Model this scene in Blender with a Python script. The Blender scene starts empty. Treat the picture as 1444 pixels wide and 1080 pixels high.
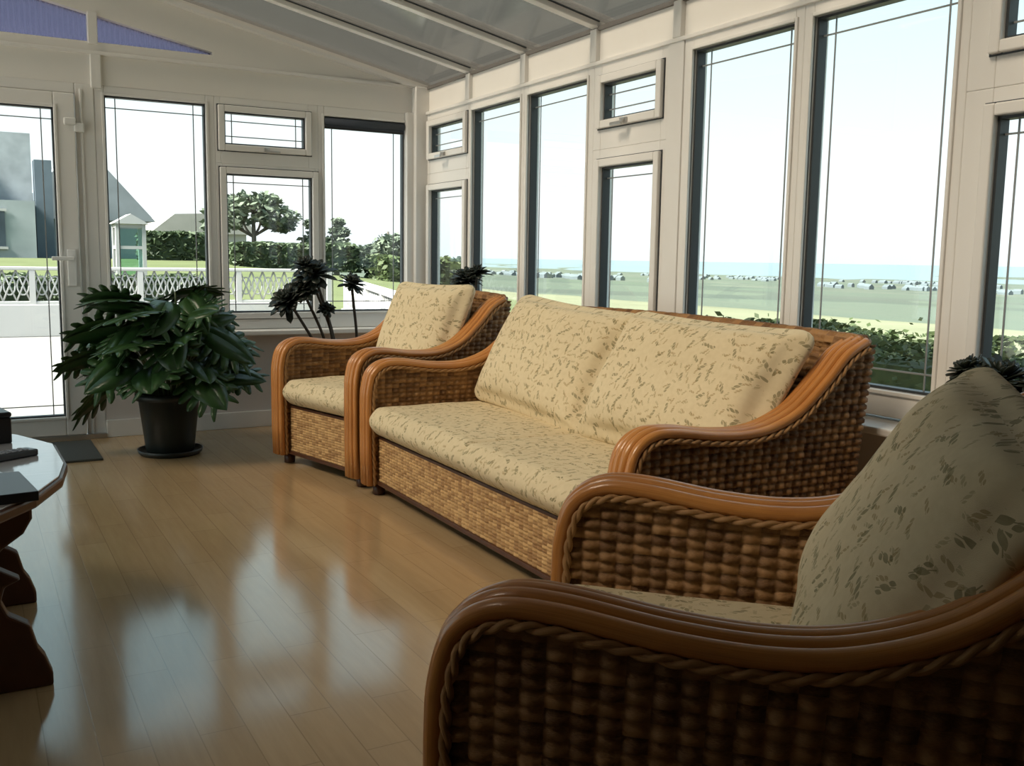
import bpy, math, random
from mathutils import Vector, Matrix, noise
R = random.Random(7)
PI = math.pi
sc = bpy.context.scene
COL = sc.collection

# ------------------------------------------------------------------ helpers
class MB:
    """collects vertices, faces and uvs of ONE mesh"""
    def __init__(self): self.v = []; self.f = []; self.uv = []
    def add(self, vs, fs, uvs=None):
        o = len(self.v); self.v += [tuple(p) for p in vs]
        for f in fs: self.f.append(tuple(i + o for i in f))
        self.uv += [tuple(u) for u in uvs] if uvs else [(0.0, 0.0)] * len(vs)
    def box(self, x0, x1, y0, y1, z0, z1):
        if x0 > x1: x0, x1 = x1, x0
        if y0 > y1: y0, y1 = y1, y0
        if z0 > z1: z0, z1 = z1, z0
        v = [(x, y, z) for x in (x0, x1) for y in (y0, y1) for z in (z0, z1)]
        self.add(v, [(0,1,3,2),(4,6,7,5),(0,4,5,1),(2,3,7,6),(0,2,6,4),(1,5,7,3)])
    def prism(self, pts, axis, a, b):
        """polygon pts in the two other axes extruded along axis"""
        n = len(pts)
        def mk(p, t):
            return {'x': (t, p[0], p[1]), 'y': (p[0], t, p[1]), 'z': (p[0], p[1], t)}[axis]
        v = [mk(p, a) for p in pts] + [mk(p, b) for p in pts]
        f = [tuple(range(n))[::-1], tuple(range(n, 2*n))] + [(i, (i+1) % n, n + (i+1) % n, n + i) for i in range(n)]
        self.add(v, f)
    def tube(self, pts, rad, seg=8, caps=True):
        pts = [Vector(p) for p in pts]; n = len(pts)
        if not hasattr(rad, '__len__'): rad = [rad] * n
        t0 = (pts[1] - pts[0]).normalized()
        up = Vector((0,0,1)) if abs(t0.z) < .9 else Vector((1,0,0))
        nrm = t0.cross(up).normalized()
        vs, uvs = [], []; L = 0
        for i in range(n):
            t = (pts[min(i+1, n-1)] - pts[max(i-1, 0)]).normalized()
            nrm = (nrm - t * nrm.dot(t)).normalized(); bn = t.cross(nrm)
            if i: L += (pts[i] - pts[i-1]).length
            for k in range(seg):
                a = 2*PI*k/seg
                vs.append(pts[i] + (nrm*math.cos(a) + bn*math.sin(a)) * rad[i]); uvs.append((L, k/seg))
        fs = [(i*seg+k, i*seg+(k+1) % seg, (i+1)*seg+(k+1) % seg, (i+1)*seg+k) for i in range(n-1) for k in range(seg)]
        if caps: fs += [tuple(range(seg))[::-1], tuple((n-1)*seg+k for k in range(seg))]
        self.add(vs, fs, uvs)
    def lathe(self, prof, c=(0,0,0), seg=32):
        vs = []; n = len(prof)
        for r, z in prof:
            for k in range(seg):
                a = 2*PI*k/seg; vs.append((c[0]+r*math.cos(a), c[1]+r*math.sin(a), c[2]+z))
        fs = [(i*seg+k, i*seg+(k+1) % seg, (i+1)*seg+(k+1) % seg, (i+1)*seg+k) for i in range(n-1) for k in range(seg)]
        fs += [tuple(range(seg))[::-1], tuple((n-1)*seg+k for k in range(seg))]
        self.add(vs, fs)
    def build(self, name, mat, parent=None, smooth=False, bevel=0, loc=None, rot=None):
        me = bpy.data.meshes.new(name); me.from_pydata(self.v, [], self.f)
        uvl = me.uv_layers.new(name='UVMap')
        buf = []
        for l in me.loops: buf += self.uv[l.vertex_index]
        uvl.data.foreach_set('uv', buf)
        me.materials.append(mat)
        if smooth: me.polygons.foreach_set('use_smooth', [True]*len(me.polygons))
        me.update()
        o = bpy.data.objects.new(name, me); COL.objects.link(o)
        if parent: o.parent = parent
        if loc: o.location = loc
        if rot: o.rotation_euler = rot
        if bevel:
            m = o.modifiers.new('bevel', 'BEVEL'); m.width = bevel; m.segments = 2; m.limit_method = 'ANGLE'
        return o

def empty(name, loc=(0,0,0), rz=0):
    o = bpy.data.objects.new(name, None); COL.objects.link(o)
    o.location = loc; o.rotation_euler = (0,0,rz); o.empty_display_size = .1
    return o
def tag(o, label, cat, group=None, kind=None):
    o['label'] = label; o['category'] = cat
    if group: o['group'] = group
    if kind: o['kind'] = kind
    return o
def struct(o, label=None, cat=None):
    o['kind'] = 'structure'
    if label: o['label'] = label
    if cat: o['category'] = cat
    return o
def catmull(pts, n=8):
    P = [Vector(p) for p in pts]; P = [2*P[0]-P[1]] + P + [2*P[-1]-P[-2]]; out = []
    for i in range(1, len(P)-2):
        a, b, c, d = P[i-1:i+3]
        for k in range(n):
            t = k/n
            out.append(.5*((2*b) + (c-a)*t + (2*a-5*b+4*c-d)*t*t + (3*b-a-3*c+d)*t**3))
    out.append(P[-2]); return out

# ------------------------------------------------------------------ materials
class NT:
    def __init__(self, name):
        self.m = bpy.data.materials.new(name); self.m.use_nodes = True
        self.t = self.m.node_tree; self.t.nodes.clear()
        self.out = self.n('ShaderNodeOutputMaterial')
    def n(self, typ, **kw):
        x = self.t.nodes.new(typ)
        for k, v in kw.items():
            if k.startswith('_'): x.inputs[k[1:].replace('_', ' ')].default_value = v
            else: setattr(x, k, v)
        return x
    def l(self, a, b): self.t.links.new(a, b)
    def math(self, op, a, b=None, clamp=False):
        x = self.n('ShaderNodeMath', operation=op); x.use_clamp = clamp
        for i, s in enumerate((a, b)):
            if s is None: continue
            if hasattr(s, 'is_output'): self.l(s, x.inputs[i])
            else: x.inputs[i].default_value = s
        return x.outputs[0]
    def mix(self, fac, a, b):
        x = self.n('ShaderNodeMix', data_type='RGBA')
        for s, v in ((x.inputs[0], fac), (x.inputs[6], a), (x.inputs[7], b)):
            if hasattr(v, 'is_output'): self.l(v, s)
            else: s.default_value = v if not isinstance(v, tuple) or len(v) == 4 else (*v, 1)
        return x.outputs[2]
    def noise(self, vec, scale, detail=3, rough=.5):
        x = self.n('ShaderNodeTexNoise'); x.inputs['Scale'].default_value = scale
        x.inputs['Detail'].default_value = detail; x.inputs['Roughness'].default_value = rough
        if vec is not None: self.l(vec, x.inputs['Vector'])
        return x
    def ramp(self, fac, stops):
        x = self.n('ShaderNodeValToRGB'); cr = x.color_ramp
        while len(cr.elements) < len(stops): cr.elements.new(.5)
        for e, (p, c) in zip(cr.elements, stops): e.position = p; e.color = (*c, 1)
        self.l(fac, x.inputs[0]); return x.outputs[0]
    def coord(self, kind='Object', scale=(1,1,1)):
        tc = self.n('ShaderNodeTexCoord'); mp = self.n('ShaderNodeMapping')
        mp.inputs['Scale'].default_value = scale; self.l(tc.outputs[kind], mp.inputs['Vector']); return mp.outputs[0]
    def thinfresnel(self):
        fr = self.n('ShaderNodeFresnel'); ge = self.n('ShaderNodeNewGeometry')
        self.l(self.math('SUBTRACT', 1.45, self.math('MULTIPLY', ge.outputs['Backfacing'], 1.45-1/1.45)), fr.inputs[0]); return fr
    def bsdf(self, color, rough=.5, spec=.5, bump=None, bstr=.3, bdist=.01, coat=0, metal=0):
        p = self.n('ShaderNodeBsdfPrincipled')
        for s, v in (('Base Color', color), ('Roughness', rough)):
            if hasattr(v, 'is_output'): self.l(v, p.inputs[s])
            else: p.inputs[s].default_value = (*v, 1) if isinstance(v, tuple) else v
        p.inputs['Specular IOR Level'].default_value = spec; p.inputs['Metallic'].default_value = metal
        if coat: p.inputs['Coat Weight'].default_value = coat; p.inputs['Coat Roughness'].default_value = .08
        if bump is not None:
            b = self.n('ShaderNodeBump'); b.inputs['Strength'].default_value = bstr; b.inputs['Distance'].default_value = bdist
            self.l(bump, b.inputs['Height']); self.l(b.outputs[0], p.inputs['Normal'])
        self.l(p.outputs[0], self.out.inputs['Surface']); return p

def plain(name, col, rough=.5, spec=.5, var=.08, scale=6, metal=0, bstr=.05):
    t = NT(name); v = t.coord(); nz = t.noise(v, scale, 4)
    c = t.mix(nz.outputs['Fac'], tuple(x*(1-var) for x in col), tuple(min(1, x*(1+var)) for x in col))
    t.bsdf(c, rough, spec, nz.outputs['Fac'], bstr, .004, metal=metal); return t.m

def m_upvc(): return plain('white_upvc', (.79,.775,.745), .32, .45, .025, 3, bstr=.02)
def m_wicker(name, dark, light):
    t = NT(name); tc = t.n('ShaderNodeTexCoord'); uv = tc.outputs['UV']
    fl = t.n('ShaderNodeVectorMath', operation='FLOOR'); t.l(uv, fl.inputs[0])
    wn = t.n('ShaderNodeTexWhiteNoise', noise_dimensions='2D'); t.l(fl.outputs[0], wn.inputs['Vector'])
    mp = t.n('ShaderNodeMapping'); mp.inputs['Scale'].default_value = (2.2, 9, 1); t.l(uv, mp.inputs['Vector'])
    fib = t.noise(mp.outputs[0], 2.5, 5, .65)
    f = t.math('ADD', t.math('MULTIPLY', wn.outputs['Value'], .45), t.math('MULTIPLY', fib.outputs['Fac'], .75))
    c = t.ramp(f, [(.25, dark), (.8, light)])
    t.bsdf(c, .5, .35, fib.outputs['Fac'], .5, .004); return t.m
def m_cane():
    t = NT('lacquered_cane'); tc = t.n('ShaderNodeTexCoord'); mp = t.n('ShaderNodeMapping')
    mp.inputs['Scale'].default_value = (3, 30, 1); t.l(tc.outputs['UV'], mp.inputs['Vector'])
    g = t.noise(mp.outputs[0], 1.6, 5, .6); g2 = t.noise(t.coord(), 5, 3)
    f = t.math('ADD', t.math('MULTIPLY', g.outputs['Fac'], .6), t.math('MULTIPLY', g2.outputs['Fac'], .45))
    c = t.ramp(f, [(.3, (.33,.115,.028)), (.55, (.54,.225,.055)), (.78, (.66,.34,.11))])
    t.bsdf(c, .3, .5, g.outputs['Fac'], .12, .002, coat=.3); return t.m
def m_fabric():
    """cream cotton printed with scattered olive leaf sprigs"""
    t = NT('leaf_print_fabric'); tc = t.n('ShaderNodeTexCoord'); uv = tc.outputs['UV']
    nz = t.noise(uv, 60, 3); wv = t.noise(uv, 900, 1)
    base = t.mix(nz.outputs['Fac'], (.64,.525,.325), (.76,.645,.43))
    def leaves(scale, off, L, W, keep):
        mp = t.n('ShaderNodeMapping'); mp.inputs['Location'].default_value = (off, off*.7, 0); mp.inputs['Scale'].default_value = (scale,)*3
        t.l(uv, mp.inputs['Vector'])
        vo = t.n('ShaderNodeTexVoronoi', voronoi_dimensions='2D', feature='F1'); vo.inputs['Scale'].default_value = 1; vo.inputs['Randomness'].default_value = .85
        t.l(mp.outputs[0], vo.inputs['Vector'])
        d = t.n('ShaderNodeVectorMath', operation='SUBTRACT'); t.l(mp.outputs[0], d.inputs[0]); t.l(vo.outputs['Position'], d.inputs[1])
        sx = t.n('ShaderNodeSeparateXYZ'); t.l(d.outputs[0], sx.inputs[0])
        cs = t.n('ShaderNodeSeparateColor'); t.l(vo.outputs['Color'], cs.inputs[0])
        ang = t.math('ADD', t.math('MULTIPLY', cs.outputs[0], 6.28), .2)
        co, si = t.math('COSINE', ang), t.math('SINE', ang)
        a = t.math('ADD', t.math('MULTIPLY', sx.outputs[0], co), t.math('MULTIPLY', sx.outputs[1], si))
        b = t.math('SUBTRACT', t.math('MULTIPLY', sx.outputs[1], co), t.math('MULTIPLY', sx.outputs[0], si))
        def ell(a0, b0, la, lb):
            u = t.math('DIVIDE', t.math('SUBTRACT', a, a0), la); v = t.math('DIVIDE', t.math('SUBTRACT', b, b0), lb)
            # pointed leaf: |v| < 1-u^2
            r = t.math('ADD', t.math('ABSOLUTE', v), t.math('MULTIPLY', u, u))
            return t.math('LESS_THAN', r, 1)
        m = ell(0, 0, L, W)
        m = t.math('MAXIMUM', m, ell(L*.9, W*1.7, L*.65, W*.8))
        m = t.math('MAXIMUM', m, ell(-L*.8, -W*1.9, L*.6, W*.7))
        m = t.math('MAXIMUM', m, t.math('MULTIPLY', t.math('LESS_THAN', t.math('ABSOLUTE', t.math('SUBTRACT', b, t.math('MULTIPLY', a, .25))), W*.16), t.math('LESS_THAN', t.math('ABSOLUTE', a), L*1.6)))
        return t.math('MULTIPLY', m, t.math('LESS_THAN', cs.outputs[1], keep))
    m1 = leaves(19, .0, .20, .085, .72); m2 = leaves(27, 3.3, .2, .075, .5); m3 = leaves(34, 7.7, .22, .09, .55)
    c = t.mix(t.math('MULTIPLY', m2, .6), base, (.34,.225,.09))
    c = t.mix(t.math('MULTIPLY', m3, .45), c, (.30,.23,.10))
    c = t.mix(t.math('MULTIPLY', m1, t.math('ADD', t.math('MULTIPLY', nz.outputs['Fac'], .7), .28), True), c, (.17,.145,.062))
    t.bsdf(c, .85, .15, wv.outputs['Fac'], .25, .002); return t.m
def m_floor():
    t = NT('wood_laminate'); v = t.coord('Object')
    mp = t.n('ShaderNodeMapping'); mp.inputs['Rotation'].default_value = (0,0,PI/2); t.l(v, mp.inputs['Vector'])
    br = t.n('ShaderNodeTexBrick'); br.offset = .37
    for k, x in (('Scale', 1), ('Brick Width', .62), ('Row Height', .1), ('Mortar Size', .0016), ('Mortar Smooth', .3), ('Bias', 0)): br.inputs[k].default_value = x
    br.inputs['Color1'].default_value = (0,0,0,1); br.inputs['Color2'].default_value = (1,1,1,1); br.inputs['Mortar'].default_value = (.5,.5,.5,1)
    t.l(mp.outputs[0], br.inputs['Vector'])
    g = t.noise(t.coord('Object', (40, 3.2, 1)), 1.2, 6, .62); g2 = t.noise(t.coord('Object', (9, 1.6, 1)), 1, 3)
    f = t.math('ADD', t.math('MULTIPLY', br.outputs['Color'], .16), t.math('ADD', t.math('MULTIPLY', g.outputs['Fac'], .42), t.math('MULTIPLY', g2.outputs['Fac'], .25)))
    c = t.ramp(f, [(.18, (.42,.275,.14)), (.5, (.53,.365,.195)), (.85, (.63,.46,.27))])
    c = t.mix(t.math('MULTIPLY', br.outputs['Fac'], .4), c, (.20,.12,.06))
    rr = t.math('ADD', t.math('MULTIPLY', g2.outputs['Fac'], .08), .085)
    p = t.bsdf(c, rr, .85, t.math('ADD', br.outputs['Fac'], t.math('MULTIPLY', g2.outputs['Fac'], .25)), .06, -.003)
    return t.m
def m_glass(name='window_glass', tint=(.97,.985,.98), refl=1.0):
    t = NT(name); tr = t.n('ShaderNodeBsdfTransparent'); tr.inputs[0].default_value = (*tint, 1)
    gl = t.n('ShaderNodeBsdfGlossy'); gl.inputs['Roughness'].default_value = .01
    fr = t.thinfresnel()
    sm = t.noise(t.coord(), 3, 2)
    mx = t.n('ShaderNodeMixShader'); t.l(t.math('MULTIPLY', fr.outputs[0], t.math('ADD', t.math('MULTIPLY', sm.outputs['Fac'], .1), refl-.05)), mx.inputs[0])
    t.l(tr.outputs[0], mx.inputs[1]); t.l(gl.outputs[0], mx.inputs[2]); t.l(mx.outputs[0], t.out.inputs['Surface']); return t.m
def m_polycarb(name, col, clear, trans, refl=.5):
    t = NT(name); nz = t.n('ShaderNodeTexWave'); nz.inputs['Scale'].default_value = 12; nz.inputs['Distortion'].default_value = .2
    t.l(t.coord('Object'), nz.inputs['Vector'])
    tr = t.n('ShaderNodeBsdfTransparent'); tr.inputs[0].default_value = (*[clear*c for c in col], 1)
    tl = t.n('ShaderNodeBsdfTranslucent'); t.l(t.mix(nz.outputs['Fac'], tuple(c*trans for c in col), tuple(c*trans*.86 for c in col)), tl.inputs[0])
    a = t.n('ShaderNodeAddShader'); t.l(tr.outputs[0], a.inputs[0]); t.l(tl.outputs[0], a.inputs[1])
    gl = t.n('ShaderNodeBsdfGlossy'); gl.inputs['Roughness'].default_value = .12
    fr = t.thinfresnel()
    mx = t.n('ShaderNodeMixShader'); t.l(t.math('MULTIPLY', fr.outputs[0], refl), mx.inputs[0])
    t.l(a.outputs[0], mx.inputs[1]); t.l(gl.outputs[0], mx.inputs[2]); t.l(mx.outputs[0], t.out.inputs['Surface']); return t.m
def m_leaf(name, c1, c2, rough=.4, trans=.25):
    t = NT(name); nz = t.noise(t.coord(), 9, 3); c = t.mix(nz.outputs['Fac'], c1, c2)
    p = t.bsdf(c, rough, .4, nz.outputs['Fac'], .1, .004)
    tl = t.n('ShaderNodeBsdfTranslucent'); t.l(c, tl.inputs[0])
    mx = t.n('ShaderNodeMixShader'); mx.inputs[0].default_value = trans
    t.l(p.outputs[0], mx.inputs[1]); t.l(tl.outputs[0], mx.inputs[2]); t.l(mx.outputs[0], t.out.inputs['Surface']); return t.m
def m_land():
    t = NT('farmland'); v = t.coord('Object')
    vo = t.n('ShaderNodeTexVoronoi'); vo.inputs['Scale'].default_value = .013; t.l(v, vo.inputs['Vector'])
    cs = t.n('ShaderNodeSeparateColor'); t.l(vo.outputs['Color'], cs.inputs[0])
    c = t.ramp(cs.outputs[0], [(.1, (.033,.055,.036)), (.45, (.055,.082,.058)), (.7, (.085,.094,.072)), (.95, (.04,.065,.046))])
    e = t.n('ShaderNodeTexVoronoi', feature='DISTANCE_TO_EDGE'); e.inputs['Scale'].default_value = .013; t.l(v, e.inputs['Vector'])
    c = t.mix(t.math('LESS_THAN', e.outputs['Distance'], .07), c, (.028,.044,.036))
    n3 = t.noise(v, .012, 6, .7); c = t.mix(t.math('MULTIPLY', n3.outputs['Fac'], .8), c, (.09,.088,.07))
    nz = t.noise(v, .12, 5, .7); c = t.mix(t.math('MULTIPLY', nz.outputs['Fac'], .6), c, (.05,.068,.055))
    t.bsdf(c, .9, .1); return t.m

UPVC = m_upvc()
GLASS = m_glass()
GASKET = plain('black_gasket', (.035,.042,.048), .5)
LEAD = plain('lead_came', (.30,.315,.32), .45, metal=.3)
PLASTER = plain('cream_plaster', (.66,.61,.57), .8, .2, .04, 8)
WARMW = plain('white_board', (.81,.785,.74), .5, .3, .03, 4)
WICKER = m_wicker('woven_rattan', (.105,.042,.014), (.43,.235,.095))
WICKF = m_wicker('fine_woven_rattan', (.27,.125,.042), (.68,.43,.19))
CANE = m_cane()
FABRIC = m_fabric()
DARKWOOD = plain('dark_stained_wood', (.075,.027,.012), .35, .5, .35, 12)
BLACKPL = plain('black_plastic', (.012,.013,.016), .35, .5, .1)
CHROME = plain('brushed_metal', (.55,.54,.52), .3, .5, .05, metal=.8)

# ------------------------------------------------------------------ room shell
XW, YW = 2.624, 5.902          # inner face of the long window wall / of the end wall
XL, YB = -1.75, -1.4           # house walls
SL = .213                      # pitch of the lean-to roof
EZ = 2.118                     # eaves
def roofz(x): return EZ + SL*(XW - x)

m = MB(); m.box(XL-.1, XW+.1, YB-.1, YW+.1, -.08, 0); struct(m.build('floor', m_floor()), 'glossy tan wood laminate floor', 'floor')
m = MB()                                                        # house wall on the left, opened for an added unseen window
m.box(XL-.15, XL, YB-.1, 2.5, 0, 3.06); m.box(XL-.15, XL, 5.7, YW+.12, 0, 3.06); m.box(XL-.15, XL, 2.5, 5.7, 0, .25); m.box(XL-.15, XL, 2.5, 5.7, 2.1, 3.06)
struct(m.build('wall_left', PLASTER), 'cream rendered house wall on the left', 'wall')
lw = struct(empty('window_12'), 'unseen wide window added in the left wall for light', 'window')  # unseen window, added to light the seats from the left
m = MB()
for y in (2.5, 4.075, 5.65): m.box(XL-.1, XL-.03, y, y+.05, .25, 2.1)
for z in (.25, 2.05): m.box(XL-.1, XL-.03, 2.5, 5.7, z, z+.05)
m.build('frame', UPVC, lw, bevel=.004)
m = MB(); m.box(XL-.07, XL-.065, 2.52, 5.68, .27, 2.08); m.build('pane', GLASS, lw)
m = MB(); m.box(XL-2.3, XL-.15, 2.0, 6.1, 2.45, 2.55); struct(m.build('sun_blocker', UPVC), 'unseen white slab added to keep sun out of the left window', 'sun_blocker')  # unseen slab, added to block direct sun through the left window
m = MB(); m.box(-9, XL-.15, -3, YW+.12, -.25, -.06); struct(m.build('added_paving', plain('side_paving', (.23,.225,.215), .8)), 'unseen pale paving added outside the left window', 'ground')  # unseen paving, added as a sunlit surface outside the left window
m = MB(); m.box(XL-.15, XW+.1, YB-.15, YB, 0, 3.06); struct(m.build('wall_back', plain('dimming_brown', (.10,.075,.055), .8, .2, .2, 5)), 'unseen house wall behind the viewer, made brown to darken the near end', 'wall')  # unseen wall, dark brown chosen to keep the near end dim

class Wall:
    """maps (s along the wall, depth outward, z) into the room"""
    def __init__(self, kind): self.k = kind
    def box(self, mb, s0, s1, d0, d1, z0, z1):
        if self.k == 'end': mb.box(s0, s1, YW+d0, YW+d1, z0, z1)
        else: mb.box(XW+d0, XW+d1, s0, s1, z0, z1)
    def p(self, s, d, z): return (s, YW+d, z) if self.k == 'end' else (XW+d, s, z)
END, LONG = Wall('end'), Wall('long')

def ring(mb, w, s0, s1, z0, z1, g, d0, d1):
    """rectangular frame between the outer rectangle and glass rectangle g = (s0, s1, z0, z1)"""
    w.box(mb, s0, g[0], d0, d1, z0, z1); w.box(mb, g[1], s1, d0, d1, z0, z1)
    w.box(mb, g[0], g[1], d0, d1, z0, g[2]); w.box(mb, g[0], g[1], d0, d1, g[3], z1)
def glazing(w, g, root, d=.045, inset=.062, strips=True):
    s0, s1, z0, z1 = g
    k = MB(); ring(k, w, s0, s1, z0, z1, (s0+.009, s1-.009, z0+.009, z1-.009), d-.028, d+.012); k.build('gasket', GASKET, root)
    p = MB(); w.box(p, s0+.002, s1-.002, d, d+.005, z0+.002, z1-.002); p.build('pane', GLASS, root)
    if strips:
        l = MB(); h = .0028
        for s in (s0+inset, s1-inset): w.box(l, s-h, s+h, d-.0035, d-.0005, z0+.009, z1-.009)
        for z in (z0+inset, z1-inset): w.box(l, s0+.009, s1-.009, d-.0045, d-.0006, z-h, z+h)
        l.build('lead_strips', LEAD, root)
def fixed(n, w, s0, s1, z0, z1, g, label):
    r = struct(empty('window_%d' % n, w.p((s0+s1)/2, 0, z0)), label, 'window')
    r.location = (0,0,0)
    m = MB(); ring(m, w, s0, s1, z0, z1, g, 0, .075); m.build('frame', UPVC, r, bevel=.004)
    b = MB(); ring(b, w, g[0]-.014, g[1]+.014, g[2]-.014, g[3]+.014, g, -.008, .012); b.build('glazing_bead', UPVC, r, bevel=.003)
    glazing(w, g, r); return r
def win_handle(w, s, z, root, d=-.03):
    m = MB(); w.box(m, s-.016, s+.016, d-.012, d, z-.012, z+.012); w.box(m, s-.008, s+.008, d-.03, d-.01, z-.008, z+.008)
    w.box(m, s-.01, s+.075, d-.036, d-.022, z-.022, z-.006); m.build('window_handle', CHROME, root, bevel=.003)
def opener(n, w, s0, s1, z0, z1, glo, gup, tr, label):
    """lower light glo and top-hung fanlight gup, separated by the transom tr = (z0, z1)"""
    r = struct(empty('window_%d' % n), label, 'window')
    fr = .02
    m = MB()
    ring(m, w, s0, s1, z0, tr[0], (glo[0]-fr, glo[1]+fr, glo[2]-fr, glo[3]+fr), 0, .075)
    ring(m, w, s0, s1, tr[0], z1, (gup[0]-fr, gup[1]+fr, gup[2]-fr, gup[3]+fr), 0, .075)
    m.build('frame', UPVC, r, bevel=.003)
    for g, nm in ((glo, 'casement_sash'), (gup, 'fanlight_sash')):
        q = MB(); e = .036
        ring(q, w, g[0]-e, g[1]+e, g[2]-e, g[3]+e, g, -.022, .05); so = q.build(nm, UPVC, r, bevel=.005)
        k = MB(); e2 = e+.005; ring(k, w, g[0]-e2, g[1]+e2, g[2]-e2, g[3]+e2, (g[0]-e+.004, g[1]+e-.004, g[2]-e+.004, g[3]+e-.004), -.004, .004); k.build('seal', GASKET, so)
        glazing(w, g, so, .03, .05)
    win_handle(w, (gup[0]+gup[1])/2, gup[2]-.02, r, -.022); return r

# end wall: door, then three lights
ZS_E, ZT_E = .60, 1.955
fixed(1, END, .66, 1.305, ZS_E, ZT_E, (.71, 1.255, .70, 1.905), 'tall fixed window in the end wall beside the glazed door')
opener(2, END, 1.305, 1.922, ZS_E, ZT_E, (1.362, 1.882, .70, 1.518), (1.358, 1.842, 1.685, 1.872), (1.575, 1.60), 'end wall window with a small fanlight above')
fixed(3, END, 1.922, 2.545, ZS_E, ZT_E, (1.962, 2.497, .70, 1.895), 'fixed end wall window nearest the corner')
# dark roll standing in for the eave shadow at the head of window 3
b = MB(); b.tube([(1.966, YW+.012, 1.868), (2.493, YW+.012, 1.868)], .024, 14); bl = b.build('eave_shadow', plain('shadow_navy', (.055,.065,.085), .8), None, True)
tag(bl, 'dark blue strip put in for the eave shadow over the corner window', 'shadow')
b = MB(); b.box(1.968, 2.491, YW+.004, YW+.014, 1.822, 1.834); b.build('shadow_bottom_edge', BLACKPL, bl)
b = MB(); b.box(1.966, 2.493, YW+.008, YW+.011, 1.83, 1.862); b.build('shadow_sheet', plain('shadow_sheet_navy', (.055,.065,.085), .8), bl)

# long wall
ZS, ZT = .55, 1.955
GZ0, GZ1 = .638, 1.90
opener(4, LONG, 5.24, 5.835, ZS, ZT, (5.29, 5.772, GZ0+.03, 1.47), (5.29, 5.772, 1.70, 1.868), (1.575, 1.60), 'side window with fanlight nearest the corner')
fixed(5, LONG, 4.59, 5.24, ZS, ZT, (4.628, 5.202, GZ0, GZ1), 'second side window from the corner, tall fixed pane')
fixed(6, LONG, 3.93, 4.59, ZS, ZT, (3.985, 4.552, GZ0, GZ1), 'third side window from the corner, tall fixed pane')
opener(7, LONG, 3.37, 3.93, ZS, ZT, (3.435, 3.85, GZ0+.03, 1.478), (3.435, 3.85, 1.69, 1.858), (1.56, 1.60), 'side window with fanlight above the middle of the sofa')
fixed(8, LONG, 2.61, 3.27, ZS, ZT, (2.652, 3.213, GZ0, GZ1), 'tall fixed side window above the near half of the sofa')
fixed(9, LONG, 1.945, 2.61, ZS, ZT, (1.99, 2.566, GZ0, GZ1), 'tall fixed side window just past the near sofa arm')
opener(10, LONG, 1.33, 1.945, ZS, ZT, (1.40, 1.835, GZ0+.03, 1.478), (1.40, 1.835, 1.69, 1.858), (1.56, 1.60), 'side window with fanlight beside the near armchair')
m = MB(); LONG.box(m, 3.27, 3.37, -.006, .08, ZS, ZT); struct(m.build('trim_1', UPVC, bevel=.004))
m = MB(); m.box(2.545, XW+.08, 5.835, YW+.08, .0, EZ); struct(m.build('trim_2', UPVC, bevel=.006))        # corner post
m = MB(); m.box(2.50, 2.56, YW-.03, YW+.02, .60, 1.96); struct(m.build('trim_3', UPVC, bevel=.006))

# dwarf walls, sills, skirting
m = MB(); LONG.box(m, YB, 5.84, .0, .2, 0, .50); LONG.box(m, YB, 1.33, 0, .2, .5, EZ); struct(m.build('wall_right', PLASTER), 'low plaster wall under the long window run', 'wall')  # solid unseen near part added to cut light on the near armchair
m = MB(); END.box(m, .66, 2.56, .0, .2, 0, .565); END.box(m, XL, -.56, 0, .2, 0, EZ); struct(m.build('wall_end', PLASTER), 'low plaster wall under the end windows', 'wall')
m = MB(); LONG.box(m, 1.33, 5.80, -.15, .09, .515, .54); struct(m.build('trim_4', WARMW, bevel=.006), 'white window sill along the side windows', 'sill')
m = MB(); END.box(m, .66, 2.50, -.11, .09, .568, .598); struct(m.build('trim_5', WARMW, bevel=.006), 'white window sill under the end windows', 'sill')
m = MB(); END.box(m, .66, 2.6, -.018, 0, 0, .10); struct(m.build('baseboard_end', WARMW, bevel=.004))
m = MB(); LONG.box(m, YB, 5.88, -.018, 0, 0, .10); struct(m.build('baseboard_right', WARMW, bevel=.004))
m = MB(); m.box(XL, XL+.018, YB, YW, 0, .10); struct(m.build('baseboard_left', WARMW, bevel=.004))

# frieze panels with cover posts
m = MB(); LONG.box(m, 1.33, YW+.08, .012, .10, ZT, EZ-.002); fr_ = struct(m.build('trim_6', WARMW), 'white frieze above the side windows', 'frieze')
m = MB(); LONG.box(m, 1.33, 5.9, -.012, .012, ZT-.008, ZT+.010); struct(m.build('trim_7', UPVC, bevel=.003))
MY = [5.25, 4.60, 3.935, 3.315, 2.61, 1.945, 1.35]
m = MB()
for y in MY: LONG.box(m, y-.026, y+.026, -.012, .03, ZT+.010, EZ-.004)
struct(m.build('trim_8', UPVC, bevel=.004))
m = MB(); LONG.box(m, 1.33, YW, -.004, .03, EZ-.012, EZ+.006); struct(m.build('trim_9', plain('grey_seal', (.16,.15,.14), .5)))
m = MB(); END.box(m, -.56, 2.56, 0, .10, ZT, 2.125); struct(m.build('trim_10', WARMW))
m = MB(); END.box(m, -.56, 2.50, -.022, .02, 2.112, 2.132); struct(m.build('trim_11', UPVC, bevel=.005))
m = MB(); END.box(m, .645, .70, -.02, .02, ZT-.02, 2.118); struct(m.build('trim_12', UPVC, bevel=.005))

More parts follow.
